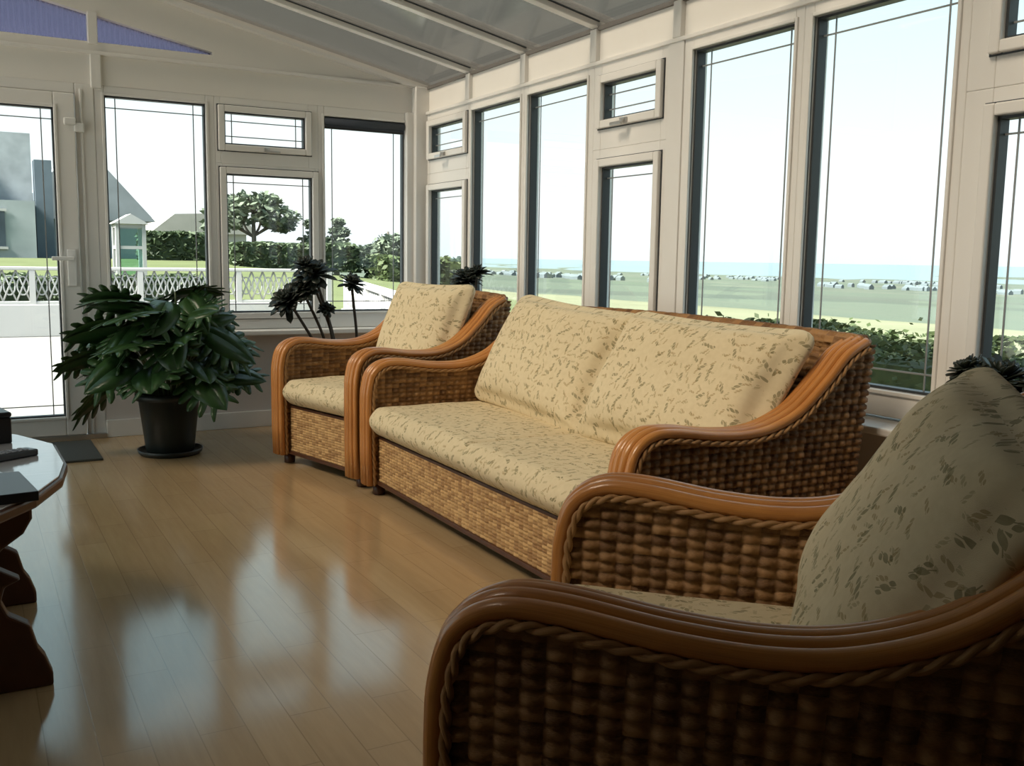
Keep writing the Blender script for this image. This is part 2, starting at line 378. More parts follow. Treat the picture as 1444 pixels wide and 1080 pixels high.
# gable: tinted triangular panes behind broad white boards
m = MB(); g0 = 2.17; hx = lambda x: 2.202 + .2*(1.285-x)
m.prism([(2.68, 2.127), (2.68, roofz(2.68)+.05), (XL, roofz(XL)+.05), (XL, hx(XL)), (1.30, hx(1.30)), (1.30, 2.127)], 'y', YW, YW+.09); struct(m.build('wall_gable', WARMW), 'white raking board of the gable', 'wall')
m = MB(); m.box(XL, 1.30, YW+.002, YW+.09, 2.127, g0+.012); struct(m.build('trim_13', WARMW))
m = MB(); m.prism([(1.30, g0+.012), (1.30, hx(1.30)), (XL, hx(XL)), (XL, g0+.012)], 'y', YW+.05, YW+.058)
struct(m.build('window_11', m_polycarb('lilac_gable_glazing', (.60,.58,.74), .44, .16, .3)), 'lilac tinted triangular gable glazing', 'window')
m = MB(); m.box(.64, .69, YW-.012, YW+.05, g0, hx(.66)+.01); m.box(-.7, -.65, YW-.012, YW+.05, g0, hx(-.68)+.01); struct(m.build('trim_14', UPVC, bevel=.004))

# roof: glazing bars and polycarbonate sheets
roof = struct(empty('ceiling', (0,0,0)), 'sloping lean-to roof of grey polycarbonate sheets between white bars', 'roof')
POLY = m_polycarb('grey_polycarbonate', (.64,.60,.55), .42, .04, .5)
RY = [YW+.05, 5.262, 4.611, 3.932, 3.309, 2.61, 1.945, 1.30]
for i in range(len(RY)-1):
    m = MB(); ya, yb = RY[i+1]+.012, RY[i]-.012
    m.prism([(XW+.2, roofz(XW+.2)+.03), (XL, roofz(XL)+.03), (XL, roofz(XL)+.046), (XW+.2, roofz(XW+.2)+.046)], 'y', ya, yb)
    m.build('roof_sheet', POLY, roof)
for y in RY[1:-1]:
    m = MB(); w = .026
    m.prism([(XW+.2, roofz(XW+.2)), (XL, roofz(XL)), (XL, roofz(XL)+.07), (XW+.2, roofz(XW+.2)+.07)], 'y', y-w, y+w)
    gb = m.build('glazing_bar', UPVC, roof, bevel=.004)
    m = MB()
    for s in (-1, 1): m.prism([(XW, roofz(XW)+.024), (XL, roofz(XL)+.024), (XL, roofz(XL)+.030), (XW, roofz(XW)+.030)], 'y', y+s*(w+.001), y+s*(w+.008))
    m.build('bar_gasket', GASKET, gb)
m = MB(); m.prism([(XW-.0, EZ), (XL, roofz(XL)), (XL, roofz(XL)-.02), (XW-.1, EZ+.0)], 'y', YW-.05, YW+.01); m.build('wall_bar', UPVC, roof)

m = MB(); m.prism([(XW+.1, EZ-.01), (XL-.1, roofz(XL)-.01), (XL-.1, roofz(XL)+.12), (XW+.1, EZ+.12)], 'y', YB-.1, 1.30)  # unseen solid roof, added to shade the near armchair
DIM = plain('shade_roof_brown', (.10,.075,.055), .7, .2, .2, 5)
struct(m.build('ceiling', DIM), 'unseen solid roof added over the near end to shade it', 'ceiling')
# glazed door in the end wall
dr = struct(empty('door_1'), 'white half-seen glazed door in the end wall', 'door')
m = MB(); END.box(m, .562, .66, -.004, .09, 0, ZT); END.box(m, -.56, -.46, -.004, .09, 0, ZT); END.box(m, -.46, .562, -.004, .09, 1.90, ZT); m.build('door_frame', UPVC, dr, bevel=.006)
DG = (-.36, .452, .137, 1.815)
m = MB(); ring(m, END, -.46, .557, .03, 1.895, DG, -.03, .045); ds = m.build('door_leaf', UPVC, dr, bevel=.006)
m = MB(); ring(m, END, DG[0]-.016, DG[1]+.016, DG[2]-.016, DG[3]+.016, DG, -.038, -.02); m.build('glazing_bead', UPVC, ds, bevel=.004)
glazing(END, DG, ds, .01, .06)
m = MB(); END.box(m, .49, .535, -.042, -.028, .86, 1.06); END.box(m, .50, .522, -.07, -.04, 1.0, 1.022); END.box(m, .41, .522, -.082, -.066, 1.0, 1.022); m.build('door_handle', plain('white_handle', (.8,.8,.78), .3), ds, bevel=.004)
m = MB(); END.box(m, .50, .56, -.05, -.028, 1.725, 1.765); END.box(m, .55, .60, -.045, -.02, 1.69, 1.74); m.build('restrictor', plain('white_bracket', (.75,.75,.73), .3), dr, bevel=.006)
m = MB(); END.box(m, .585, .597, -.014, -.002, .02, ZT-.03); m.build('cover_strip', UPVC, dr, bevel=.003)
m = MB(); END.box(m, -.56, .66, -.03, .12, 0, .028); m.build('threshold', CHROME, dr, bevel=.004)

# ------------------------------------------------------------------ rattan seats
PROF = [(0,.40),(.004,.475),(.026,.545),(.08,.582),(.16,.585),(.3,.567),(.42,.563),(.52,.578),(.62,.62),(.72,.70),(.80,.775),(.88,.815)]
AW = .10
def profile(zo, n=10):
    P = [(d, z+zo) for d, z in PROF]
    return [(p.x, p.y) for p in catmull([(d, z, 0) for d, z in P], n)]
def ztop(pr, d):
    if d <= pr[0][0]: return pr[0][1]
    for (a, za), (b, zb) in zip(pr, pr[1:]):
        if a <= d <= b: return za if b - a < 1e-6 else za + (zb-za)*(d-a)/(b-a)
    return pr[-1][1]
def weave(mb, P, U, V, cu, cv, A, su=5, sv=4, cut=None):
    """basket weave on the surface P(u, v), u in 0..U and v in 0..V metres; cut(u, v) gives v clamped"""
    nu = max(2, round(U/cu)); nv = max(2, round(V/cv)); cu = U/nu; cv = V/nv
    vs, uvs, fs, ok = [], [], [], []
    NU, NV = nu*su, nv*sv
    for j in range(NV+1):
        for i in range(NU+1):
            u, v = U*i/NU, V*j/NV
            if cut: v2 = cut(u, v); k = v2 >= v - 1e-6; v = v2
            else: k = True
            p = Vector(P(u, v)); e = .002
            du = Vector(P(min(u+e, U), v)) - Vector(P(max(u-e, 0), v)); dv = Vector(P(u, v+e)) - Vector(P(u, v-e))
            nn = du.cross(dv); nn = nn.normalized() if nn.length > 0 else Vector((0,0,1))
            a, b = i/su, j/sv; ci, cj = min(int(a), nu-1), min(int(b), nv-1); fa, fb = a-ci, b-cj
            par = (ci + cj) % 2
            s = math.sin(PI*fa); r = math.sqrt(max(0, 1-(2*fb-1)**2))
            weft = r*(.35 + (.65*s if par == 0 else -.55*s))
            warp = (.30*math.sqrt(max(0, 1-(2.6*fa-1.3)**2))) if par else 0
            vs.append(p + nn*A*(max(weft, warp) if .02 < fb < .98 and (fa > .02 or par == 0 and i % su) else min(-.45, -.75 + .6*max(weft, warp)))); uvs.append((a, b)); ok.append(k)
    W = NU+1
    for j in range(NV):
        for i in range(NU):
            q = (j*W+i, j*W+i+1, (j+1)*W+i+1, (j+1)*W+i)
            if ok[q[0]] or ok[q[1]] : fs.append(q)
    mb.add(vs, fs, uvs)

def rattan_seat(name, W, zo, loc, rz, label, cat, group=None):
    root = empty(name, loc, rz); tag(root, label, cat, group)
    pr = profile(zo); hw = W/2; D = .93; TOP = pr[-1][1]
    dback = lambda z: .80 + .11*z/.82
    path = [(0.004, .05), (0.0, .2)] + [(d, z) for d, z in pr] 
    for s in (-1, 1):
        xo, xi = s*hw, s*(hw-AW)
        # woven side panel: outer and inner skins
        m = MB()
        cut = lambda u, v: min(v, max(0, ztop(pr, u*dback(v+.05)/D + .012) - .06))
        for x, out in ((xo - s*.014, s), (xi + s*.014, -s)):
            fl = (lambda x: (lambda u, v: (x, .012 + u*dback(v+.05)/D, v+.05)))(x)
            if out < 0: Pf = (lambda f: (lambda u, v: f(D-u, v)))(fl); ct = (lambda c: (lambda u, v: c(D-u, v)))(cut)
            else: Pf, ct = fl, cut
            weave(m, Pf, D, TOP-.05, .036, .021, .0095, 4, 4, ct)
        m.build('arm_panel', WICKER, root, True)
        # arm rail: four canes side by side, up the front post and over the arm
        m = MB(); pts = [(p[0], p[1]) for p in path]
        for k, off in enumerate((-.036, -.012, .012, .036)):
            lift = .005 if abs(off) < .02 else 0
            cen = []
            for i, (d, z) in enumerate(pts):
                a = pts[max(i-1, 0)]; b = pts[min(i+1, len(pts)-1)]
                t = Vector((b[0]-a[0], b[1]-a[1])).normalized(); nx, nz = -t.y, t.x
                cen.append((s*(hw-AW/2)+off*1.02, d + nx*lift, z + nz*lift))
            m.tube(cen, .0142, 10)
        m.build('arm_rail', CANE, root, True)
        # plaited binding along both edges of the arm
        m = MB()
        for x in (xo - s*.004, xi + s*.004):
            P2 = [Vector((x, d, z)) for d, z in path]; cen = [P2[0]]; step = .008
            for a, b in zip(P2, P2[1:]):
                while (b - cen[-1]).length > step: cen.append(cen[-1] + (b - cen[-1]).normalized()*step)
            for ph in (0, PI):
                c2 = []
                for i, p in enumerate(cen):
                    a = i*.75 + ph
                    t = (cen[min(i+2, len(cen)-1)] - cen[max(i-2, 0)]).normalized(); n2 = Vector((0, -t.z, t.y))
                    c2.append(p - n2*.019 + Vector((1,0,0))*.004*math.cos(a) + n2*.004*math.sin(a))
                m.tube(c2, .0052, 6)
        m.build('edge_plait', WICKER, root, True)
    # back: inner and outer skins between the arms, rolled woven rim on top
    cx = hw - .03; zt = TOP - .01; zr = TOP
    crest = lambda x: .018*(1-(x/hw)**2)
    m = MB()
    weave(m, lambda u, v: (cx-u, dback(.05+v)+.004, .05+v*(1+crest(cx-u)/.75)), 2*cx, zt-.05, .036, .021, .0095, 4, 4)
    weave(m, lambda u, v: (u-cx, .70 + .16*v/.5, .30+zo+v*(1+crest(cx-u)/.5)), 2*cx, zt-.30-zo, .036, .021, .0095, 4, 4)
    m.build('back_panel', WICKER, root, True)
    m = MB(); rr = .034
    ek = lambda u: math.sqrt(max(0, min(1, min(u, W-.02-u)/.022)))
    weave(m, lambda u, v: ((u-hw+.01), .885 + rr*ek(u)*math.cos(-v/rr), zr-.015 + crest(u-hw) + .85*rr*ek(u)*math.sin(v/rr)) , W-.02, 2*PI*rr, .036, .021, .007)
    m.build('back_rim', WICKER, root, True)
    # front apron, woven finer, dark rails above and below, seat deck
    ax = hw - AW + .006
    m = MB(); weave(m, lambda u, v: (u-ax, .045, .068+v), 2*ax, .19+zo, .030, .0125, .0042, 4, 4)
    m.build('apron', WICKF, root, True)
    m = MB(); m.box(-ax, ax, .036, .058, .052, .070); m.build('base_rail', DARKWOOD, root, bevel=.003)
    m = MB(); m.box(-ax, ax, .044, .062, .256+zo, .268+zo); m.box(-ax+.004, ax-.004, .06, .80, .225+zo, .262+zo); m.build('seat_deck', DARKWOOD, root, bevel=.002)
    for sx in (-1, 1):
        for y in (.06, .74):
            m = MB(); m.lathe([(.024, 0), (.027, .004), (.030, .052)], (sx*(hw-.055), y, 0), 14); m.build('foot', DARKWOOD, root, True)
    return root

def pillow_mesh(w, h, t, puff, edge, pinch=0.0, seed=0, n=26, wr=.006):
    """stuffed cushion: w wide (x), t thick (y), h high (z, from 0); returns MB"""
    mb = MB(); mp = {}
    def pt(a, b, s):
        f = (1-abs(a)**3.2)*(1-abs(b)**3.2)
        th = t/2*(edge + (1-edge)*max(0, f)**.5*puff)
        pin = 1 - pinch*(1-abs(a)**2)*abs(b)**3; pin2 = 1 - pinch*(1-abs(b)**2)*abs(a)**3
        return a*w/2*pin2, s*th, h/2 + b*h/2*pin
    q = 12
    seq = [-1 + 2*i/n for i in range(n+1)]
    seq = [math.copysign(1-(1-abs(x))**1.25, x) for x in seq]
    def wrinkle(p, s):
        x, y, z = p
        v = noise.noise(Vector((x*7+seed, z*7, s*3+seed))) * wr * 1.6 + noise.noise(Vector((x*18, z*16+seed, s))) * wr * .5
        return x, y + s*v, z
    for s in (-1, 1):
        vs, uvs, fs = [], [], []
        for b in seq:
            for a in seq:
                p = pt(a, b, s); 
                if abs(a) < .999 and abs(b) < .999: p = wrinkle(p, s)
                vs.append(p); uvs.append((p[0] + s*3.1 + seed, p[2]))
        k = n+1
        for j in range(n):
            for i in range(n):
                f = (j*k+i, j*k+i+1, (j+1)*k+i+1, (j+1)*k+i); fs.append(f if s < 0 else f[::-1])
        mb.add(vs, fs, uvs)
    # gusset between the two faces, rounded
    loop = [(a, -1) for a in seq] + [(1, b) for b in seq[1:]] + [(a, 1) for a in seq[::-1][1:]] + [(-1, b) for b in seq[::-1][1:-1]]
    gs = 6; vs, uvs, fs = [], [], []; L = 0; prev = None
    for (a, b) in loop:
        p0 = Vector(pt(a, b, -1)); p1 = Vector(pt(a, b, 1))
        if prev is not None: L += (p0-prev).length
        prev = p0
        o = Vector((a if abs(a) > .999 else 0, 0, b if abs(b) > .999 else 0)); o = o.normalized()
        for g in range(gs+1):
            f = g/gs; bul = math.sin(PI*f)*min(.5*abs(p1.y-p0.y), .045)
            p = p0.lerp(p1, f) + o*bul; vs.append(p); uvs.append((L+seed, f*abs(p1.y-p0.y)+5))
    nl = len(loop)
    for i in range(nl):
        for g in range(gs):
            j = (i+1) % nl; fs.append((i*(gs+1)+g, i*(gs+1)+g+1, j*(gs+1)+g+1, j*(gs+1)+g))
    mb.add(vs, fs, uvs); return mb
def weld(o):
    md = o.modifiers.new('weld', 'WELD'); md.merge_threshold = .0006
    sb = o.modifiers.new('round', 'SUBSURF'); sb.levels = 1; sb.render_levels = 1
    return o
def place(o, root, local, lean=0, ry=0, yaw=0):
    mtx = Matrix.Translation(root.location) @ Matrix.Rotation(root.rotation_euler.z, 4, 'Z')
    o.location = mtx @ Vector(local); o.rotation_euler = (lean, ry, root.rotation_euler.z + yaw); return o
def seat_cushion(root, x, w, y0, y1, z, t, seed, label, group):
    # flat pad: built upright then laid down, so its height runs front to back
    mb = pillow_mesh(w, y1-y0, t, 1.0, .86, .0, seed, wr=.003)
    mb.v = [(px, pz, -py) for px, py, pz in mb.v]
    o = weld(mb.build('seat_cushion', FABRIC, None, True)); place(o, root, (x, y0, z + t/2)); tag(o, label, 'cushion', group); return o
def back_cushion(root, x, w, h, t, y, z, lean, seed, label, group, ry=0, yaw=0, pinch=.05):
    o = weld(pillow_mesh(w, h, t, 1.0, .34, pinch, seed).build('back_cushion', FABRIC, None, True))
    place(o, root, (x, y, z), lean, ry, yaw); tag(o, label, 'cushion', group); return o

ZC = .032
sofa = rattan_seat('wicker_sofa', 2.0, 0, (1.5, 3.03, 0), -PI/2, 'two-seat woven rattan sofa with honey cane arms under the long windows', 'sofa')
th = .2217
far = rattan_seat('wicker_armchair', .78, ZC, (1.5-.39*math.sin(th), 4.08+.39*math.cos(th), 0), th-PI/2, 'sunlit woven rattan armchair beyond the far end of the sofa', 'armchair', 'rattan armchairs')
tn = -.795
near = rattan_seat('wicker_armchair', .78, ZC, (.492-.39*math.sin(tn), 1.078+.39*math.cos(tn), 0), tn-PI/2, 'shaded woven rattan armchair in the near right foreground', 'armchair', 'rattan armchairs')

SG, BG = 'seat cushions', 'back cushions'
hwS = 1.0-AW
seat_cushion(sofa, -hwS/2, hwS-.024, .030, .74, .268, .142, 1.3, 'cream leaf-print seat cushion on the far half of the sofa', SG)
seat_cushion(sofa, hwS/2, hwS-.024, .026, .74, .268, .142, 2.7, 'cream leaf-print seat cushion on the near half of the sofa', SG)
seat_cushion(far, 0, .555, .034, .72, .268+ZC, .14, 3.9, 'cream leaf-print seat cushion on the far armchair', SG)
seat_cushion(near, 0, .555, .034, .72, .268+ZC, .14, 5.1, 'dim leaf-print seat cushion in the near armchair', SG)
back_cushion(sofa, -.425, .86, .465, .23, .505, .425, -.49, 11.3, 'leaf-print back cushion leaning at the far end of the sofa', BG, .045, -.03)
back_cushion(sofa, .49, .80, .45, .25, .475, .43, -.53, 12.9, 'leaf-print back cushion against the near arm of the sofa', BG, .02, .03)
back_cushion(far, 0, .565, .46, .22, .56, .425+ZC, -.38, 14.2, 'sunlit leaf-print back cushion on the far armchair', BG)
back_cushion(near, .0, .55, .44, .19, .49, .425+ZC, -.54, 16.6, 'large shaded leaf-print back cushion in the near armchair', BG, .10, 0, -.03)

# ------------------------------------------------------------------ plants
LEAFD = m_leaf('monstera_leaf', (.018,.055,.017), (.055,.125,.035), .28, .3)
STEM = plain('green_stem', (.05,.08,.025), .5)
AEO = m_leaf('aeonium_leaf', (.012,.018,.014), (.028,.035,.022), .4, .08)
BARK = plain('grey_stem', (.06,.05,.04), .8)
SOIL = plain('potting_soil', (.03,.02,.014), .95, .1, .4, 60)
POTB = plain('dark_green_pot', (.012,.017,.015), .4)
def monstera_leaf(mb, base, az, pitch, L, roll=0):
    """heart-shaped leaf cut into fingers, curving down"""
    ca, sa = math.cos(az), math.sin(az)
    def tr(x, y):   # x sideways, y along the midrib
        zz = -.26*(y*y)*L - .16*abs(x)*L
        yy = y*L; xx = x*L
        h = yy*math.cos(pitch) - zz*math.sin(pitch)*0 ; z = yy*math.sin(pitch) + zz
        xr = xx*math.cos(roll); z += xx*math.sin(roll)
        return (base[0] + ca*h - sa*xr, base[1] + sa*h + ca*xr, base[2] + z)
    K = 6
    W = lambda t: .60*math.sin(PI*min(1, max(.0, .2+.8*t)))**.75
    for s in (-1, 1):
        vs, fs = [], []; N = 9
        for i in range(N+1):
            t = i/N; vs += [tr(0, t), tr(s*W(t)*.56, t-.03+.03*t)]
        for i in range(N):
            q = (i*2, i*2+1, i*2+3, i*2+2); fs.append(q if s > 0 else q[::-1])
        mb.add(vs, fs)
        for k in range(K):
            t0 = -.03 + k*.155; t1 = t0 + .138; tc = (t0+t1)/2; tip = W(tc+.02)
            adv = -.10 + .30*k/K
            rows = [(W(t0)*.55, W(t1)*.55, t0, t1), (.68*tip, .68*tip, t0+adv*.35-.005, t1+adv*.35+.005), (.9*tip, .9*tip, t0+adv*.75+.012, t1+adv*.75-.004), (tip, tip, tc+adv-.012, tc+adv+.022)]
            vs = []; fs = []
            for xa, xb, ya, yb in rows: vs += [tr(s*xa, ya), tr(s*xb, yb)]
            for i in range(3):
                q = (i*2, i*2+2, i*2+3, i*2+1); fs.append(q if s > 0 else q[::-1])
            mb.add(vs, fs)
def arc(a, b, sag, n=7):
    a, b = Vector(a), Vector(b)
    return [a.lerp(b, i/n) + Vector((0,0,1))*sag*math.sin(PI*i/n) for i in range(n+1)]
mo = tag(empty('potted_monstera', (.90, 5.28, 0)), 'bushy monstera in a dark pot on the floor by the end window', 'plant')
m = MB(); m.lathe([(.0,.018),(.118,.018),(.122,.03),(.152,.29),(.168,.292),(.168,.325),(.150,.325),(.146,.30),(.0,.298)], seg=36); m.build('pot', POTB, mo, True)
m = MB(); m.lathe([(0,0),(.145,0),(.16,.012),(.165,.03),(.158,.03),(.15,.014),(0,.014)], seg=36); m.build('saucer', POTB, mo, True)
m = MB(); m.lathe([(0,.30),(.10,.304),(.146,.302)], seg=24); m.build('soil', SOIL, mo, True)
fol, stm = MB(), MB()
rr = random.Random(11)
specs = []
for i in range(44):
    az = i*2.39996 + rr.uniform(-.3, .3); f = i/43
    r = .05 + .29*f**.6*rr.uniform(.7, 1.1); z = .80 - .36*f**1.15 + rr.uniform(-.06, .06)
    specs.append((az, r, z))
for az, r, z in specs:
    sx = .93
    p = (r*math.cos(az)*sx, min(.27, r*math.sin(az)*.8), z)
    L = rr.uniform(.22, .33)
    monstera_leaf(fol, p, az + rr.uniform(-.4, .4), rr.uniform(-.8, .35) + .9*(z-.55), L, rr.uniform(-.8, .8))
    stm.tube(arc((.06*math.cos(az), .06*math.sin(az), .30), p, .06), .0055, 6)
fo = fol.build('foliage', LEAFD, mo, True); sd = fo.modifiers.new('thick', 'SOLIDIFY'); sd.thickness = .0012
stm.build('leaf_stems', STEM, mo, True)

def rosette(mb, c, r, tilt, n=34, rnd=R):
    """spoon-leaved succulent head"""
    T = Matrix.Rotation(tilt[0], 3, 'X') @ Matrix.Rotation(tilt[1], 3, 'Y')
    for i in range(n):
        a = i*2.39996; f = (i+1)/n; L = r*(.45+.55*f)*rnd.uniform(.85, 1.12); up = 1.45*(1-f) - .35*f + .12 + rnd.uniform(-.2,.2)
        ca, sa = math.cos(a), math.sin(a); w = L*.2
        def q(t, s, lift=0):
            h = L*t*math.cos(up); z = L*t*math.sin(up) + lift - .1*L*t*t*f
            return Vector(c) + T @ Vector((ca*h - sa*s, sa*h + ca*s, z))
        vs = [q(.05, -w*.35), q(.05, w*.35), q(.6, -w*.9, .05*L), q(.6, 0, .0), q(.6, w*.9, .05*L), q(.86, -w*.8, .04*L), q(.86, w*.8, .04*L), q(1.02, 0)]
        mb.add(vs, [(0,1,3), (0,3,2), (1,4,3), (2,3,5), (3,4,6), (3,6,7), (3,7,5)])
def aeonium(loc, heads, pot, label, zb, mats=(AEO, BARK), nm='potted_aeonium'):
    o = tag(empty(nm, loc), label, 'plant'); pr_, ph = pot
    m = MB(); m.lathe([(0,0),(pr_*.75,0),(pr_,ph*.86),(pr_*1.08,ph*.87),(pr_*1.08,ph),(pr_*.95,ph),(pr_*.92,ph*.9),(0,ph*.9)], seg=28); m.build('pot', plain('grey_glazed_pot', (.13,.135,.14), .35), o, True)
    m = MB(); m.lathe([(0,ph*.9),(pr_*.9,ph*.905)], seg=20); m.build('soil', SOIL, o)
    for i, (p, r, tl, bend) in enumerate(heads):
        ro, st = MB(), MB(); rosette(ro, p, r, tl, 64)
        b = Vector((.02*math.cos(i*2.1), .02*math.sin(i*2.1), ph*.9)); e = Vector(p)
        mid = b.lerp(e, .5) + Vector(bend)
        st.tube(catmull([b, mid, e + Vector((0,0,.005))], 8), .0085 if r > .07 else .006, 7)
        so = st.build('stem', mats[1], o, True); f = ro.build('rosette', mats[0], so, True); sd = f.modifiers.new('thick', 'SOLIDIFY'); sd.thickness = .003
    return o
aeonium((1.86, 5.50, 0), [((-.13,-.10,.94),.14,(.3,-.2),(.06,0,-.05)), ((-.28,-.10,.79),.13,(.5,-.6),(.08,0,-.06)), ((.10,-.08,.885),.10,(.3,.3),(.09,0,-.1)), ((-.19,-.13,.99),.09,(.3,-.3),(.07,0,-.03)), ((-.06,-.10,.745),.06,(.6,0),(.04,0,-.05)), ((-.20,-.10,.85),.11,(.4,-.4),(.05,0,0))],
        (.13, .26), 'tall dark-rosetted aeonium on bare stems behind the far armchair', 0)
aeonium((2.525, 5.02, .54), [((-.01,.02,.385),.115,(.1,-.1),(.01,0,0)), ((.0,-.10,.42),.085,(-.2,-.2),(.01,-.01,0)), ((-.0,.11,.37),.08,(.3,0),(0,.01,0))], (.055,.10), 'small dark aeonium on the side sill behind the far armchair', .54)
aeonium((2.525, 1.66, .54), [((-.01,.03,.185),.12,(.1,-.1),(0,0,0)), ((0,.13,.20),.085,(-.3,-.2),(0,0,0)), ((.0,-.09,.18),.085,(.3,-.1),(0,0,0))], (.06,.13), 'dark succulent in a grey pot on the sill behind the near armchair', .54)

# ------------------------------------------------------------------ coffee table with things on it
tb = tag(empty('coffee_table', (-.36, 2.83, 0)), 'glossy pale-topped coffee table with carved dark trestle legs at left', 'table')
TH = .50
oct_ = [(.565,.22),(.57,-.07),(.545,-.24),(.475,-.43),(.36,-.60),(.2,-.66),(-.2,-.66),(-.38,-.58),(-.5,-.43),(-.57,-.2),(-.57,.2),(-.48,.42),(-.36,.58),(-.2,.66),(.2,.66),(.36,.58),(.48,.42)]
m = MB(); m.prism(oct_, 'z', TH-.030, TH-.004); m.build('top_edge', DARKWOOD, tb, bevel=.006)
t_ = NT('pale_varnished_top'); nz = t_.noise(t_.coord('Object', (3, 30, 1)), 2, 5); t_.bsdf(t_.mix(nz.outputs['Fac'], (.42,.40,.40), (.52,.50,.50)), .12, .6, coat=.6)
m = MB(); m.prism([(x*.985, y*.985) for x, y in oct_], 'z', TH-.004, TH); m.build('table_top', t_.m, tb, bevel=.002)
half = [(.50,.0),(.50,.03),(.485,.075),(.47,.10),(.455,.16),(.41,.19),(.395,.225),(.405,.26),(.44,.275),(.385,.31),(.40,.35),(.45,.385),(.47,.42),(.47,.468)]
prof = half + [(-x, z) for x, z in half[::-1]]
for y in (-.30, .34):
    m = MB(); m.prism(prof, 'y', y-.022, y+.022); m.build('trestle_leg', DARKWOOD, tb, bevel=.006)
m = MB(); m.box(-.05, .05, -.28, .32, .16, .24); m.build('stretcher', DARKWOOD, tb, bevel=.005)
def on_table(name, mats, dims, loc, rz, label, cat, bev=.004, extra=None):
    m = MB(); a, b, h = dims; m.box(-a/2, a/2, -b/2, b/2, 0, h)
    o = m.build(name, mats, None, bevel=bev, loc=loc, rot=(0,0,rz)); tag(o, label, cat)
    if extra: extra(o)
    return o
def book_pages(o):
    m = MB(); m.box(-.088, .098, -.118, .118, .004, .018); m.build('pages', plain('paper', (.7,.68,.64), .8), o)
def remote_keys(o):
    m = MB()
    for i in range(8):
        for j in range(3): m.box(-.016+j*.013, -.006+j*.013, -.07+i*.017, -.06+i*.017, .018, .021)
    m.build('keys', plain('grey_keys', (.25,.25,.27), .5), o)
def case_lid(o):
    m = MB(); m.box(-.062, .062, -.082, .082, .075, .09); m.build('lid', BLACKPL, o, bevel=.006)
on_table('storage_box', BLACKPL, (.12,.16,.075), (.02, 3.17, TH), .2, 'black lidded box at the far end of the coffee table', 'box', extra=case_lid)
on_table('remote_control', BLACKPL, (.05,.17,.018), (.065, 2.86, TH), -1.0, 'black remote control on the coffee table, beside the box', 'remote', extra=remote_keys)
on_table('magazine', plain('pale_cover', (.42,.46,.5), .3, var=.3), (.2,.26,.006), (-.06, 2.70, TH), .3, 'thin pale grey magazine on the coffee table', 'magazine', .001)
on_table('hardback_book', plain('navy_cover', (.012,.014,.022), .35), (.20,.24,.022), (.005, 2.455, TH), .12, 'dark navy book at the near end of the coffee table', 'book', .002, book_pages)

# door mat
m = MB(); m.box(-.42, .565, 5.235, 5.80, 0, .012); mt = tag(m.build('door_mat', plain('grey_mat', (.085,.085,.075), .95, .1, .3, 200, bstr=.5), bevel=.004), 'flat grey door mat on the floor inside the glazed door', 'mat')

# ------------------------------------------------------------------ outdoors
PAVE = plain('pale_paving', (.165,.162,.155), .8, .2, .06, 1.5)
WHITEM = plain('white_masonry', (.36,.36,.355), .7, .2, .05, 3)
m = MB(); m.box(-9, 3.4, YW+.12, 15.2, -.25, -.06); g = struct(m.build('patio', PAVE), 'pale paved terrace outside the end windows', 'ground')
# rising lawn behind the balustrade and the hillside falling away on the right
def land_z(x, y):
    d = x - 3; base = -.12 - .012*min(max(d, 0), 15)
    if d > 15: base -= .035*(d-15)
    if d > 18: base -= .30*(d-18)
    return base + .06*noise.noise(Vector((x*.3, y*.3, 0)))
LAWN = plain('lawn_grass', (.075,.09,.042), .95, .1, .25, 1.2)
m = MB(); xs = [3.4+.55*i for i in range(9)] + [8.5+ i*1.25 for i in range(14)]; ys = [-14+1.6*i for i in range(44)]
vs = [(x, y, land_z(x, y)) for y in ys for x in xs]; k = len(xs)
m.add(vs, [(j*k+i, j*k+i+1, (j+1)*k+i+1, (j+1)*k+i) for j in range(len(ys)-1) for i in range(k-1)])
struct(m.build('grass_slope', plain('dry_grass', (.12,.128,.082), .95, .1, .22, .5), None, True), 'pale dry grass field outside the side windows', 'ground')
m = MB(); xs = [-16+1.2*i for i in range(23)]; ys = [15.2+1.2*i for i in range(30)]
def lz(x, y): return .05 + .80*min(1, max(0, (y-15.2)/12))*(1 if x < 6 else max(.3, 1-(x-6)/8))
vs = [(x, y, lz(x, y)) for y in ys for x in xs]; k = len(xs)
m.add(vs, [(j*k+i, j*k+i+1, (j+1)*k+i+1, (j+1)*k+i) for j in range(len(ys)-1) for i in range(k-1)])
struct(m.build('lawn', LAWN, None, True), 'green lawn rising behind the white balustrade', 'ground')
# far country: a broad valley then a plain whose blue stands in for distance haze
FARM = m_land()
m = MB(); xs = [20*1.13**i for i in range(46)]; ys = [-900+ 90*i for i in range(60)]
def vz(x, y):
    d = x; n = noise.noise(Vector((x*.0035, y*.0035, 3)))*10 + noise.noise(Vector((x*.011, y*.011, 7)))*3.5
    return -.9 - .034*(min(d, 900)-24) - max(0, min(d, 2600)-900)*.012 + n*min(1, d/420)*.4
xs = [x for x in xs if x < 4600]
vs = [(x + 3, y*(1+x/1800), vz(x, y)) for y in ys for x in xs]; k = len(xs)
m.add(vs, [(j*k+i, j*k+i+1, (j+1)*k+i+1, (j+1)*k+i) for j in range(len(ys)-1) for i in range(k-1)])
struct(m.build('valley', FARM, None, True), 'wide green valley seen below the side windows', 'landscape')
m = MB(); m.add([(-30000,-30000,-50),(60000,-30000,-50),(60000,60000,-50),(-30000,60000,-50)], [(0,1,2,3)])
t_ = NT('hazed_plain'); nz = t_.noise(t_.coord('Object'), .0012, 5); t_.bsdf(t_.mix(nz.outputs['Fac'], (.075,.108,.12), (.10,.137,.152)), .6, .3)  # distance haze put into the base colour
struct(m.build('far_plain', t_.m), 'plain reaching to the horizon, coloured blue-grey for haze', 'landscape')
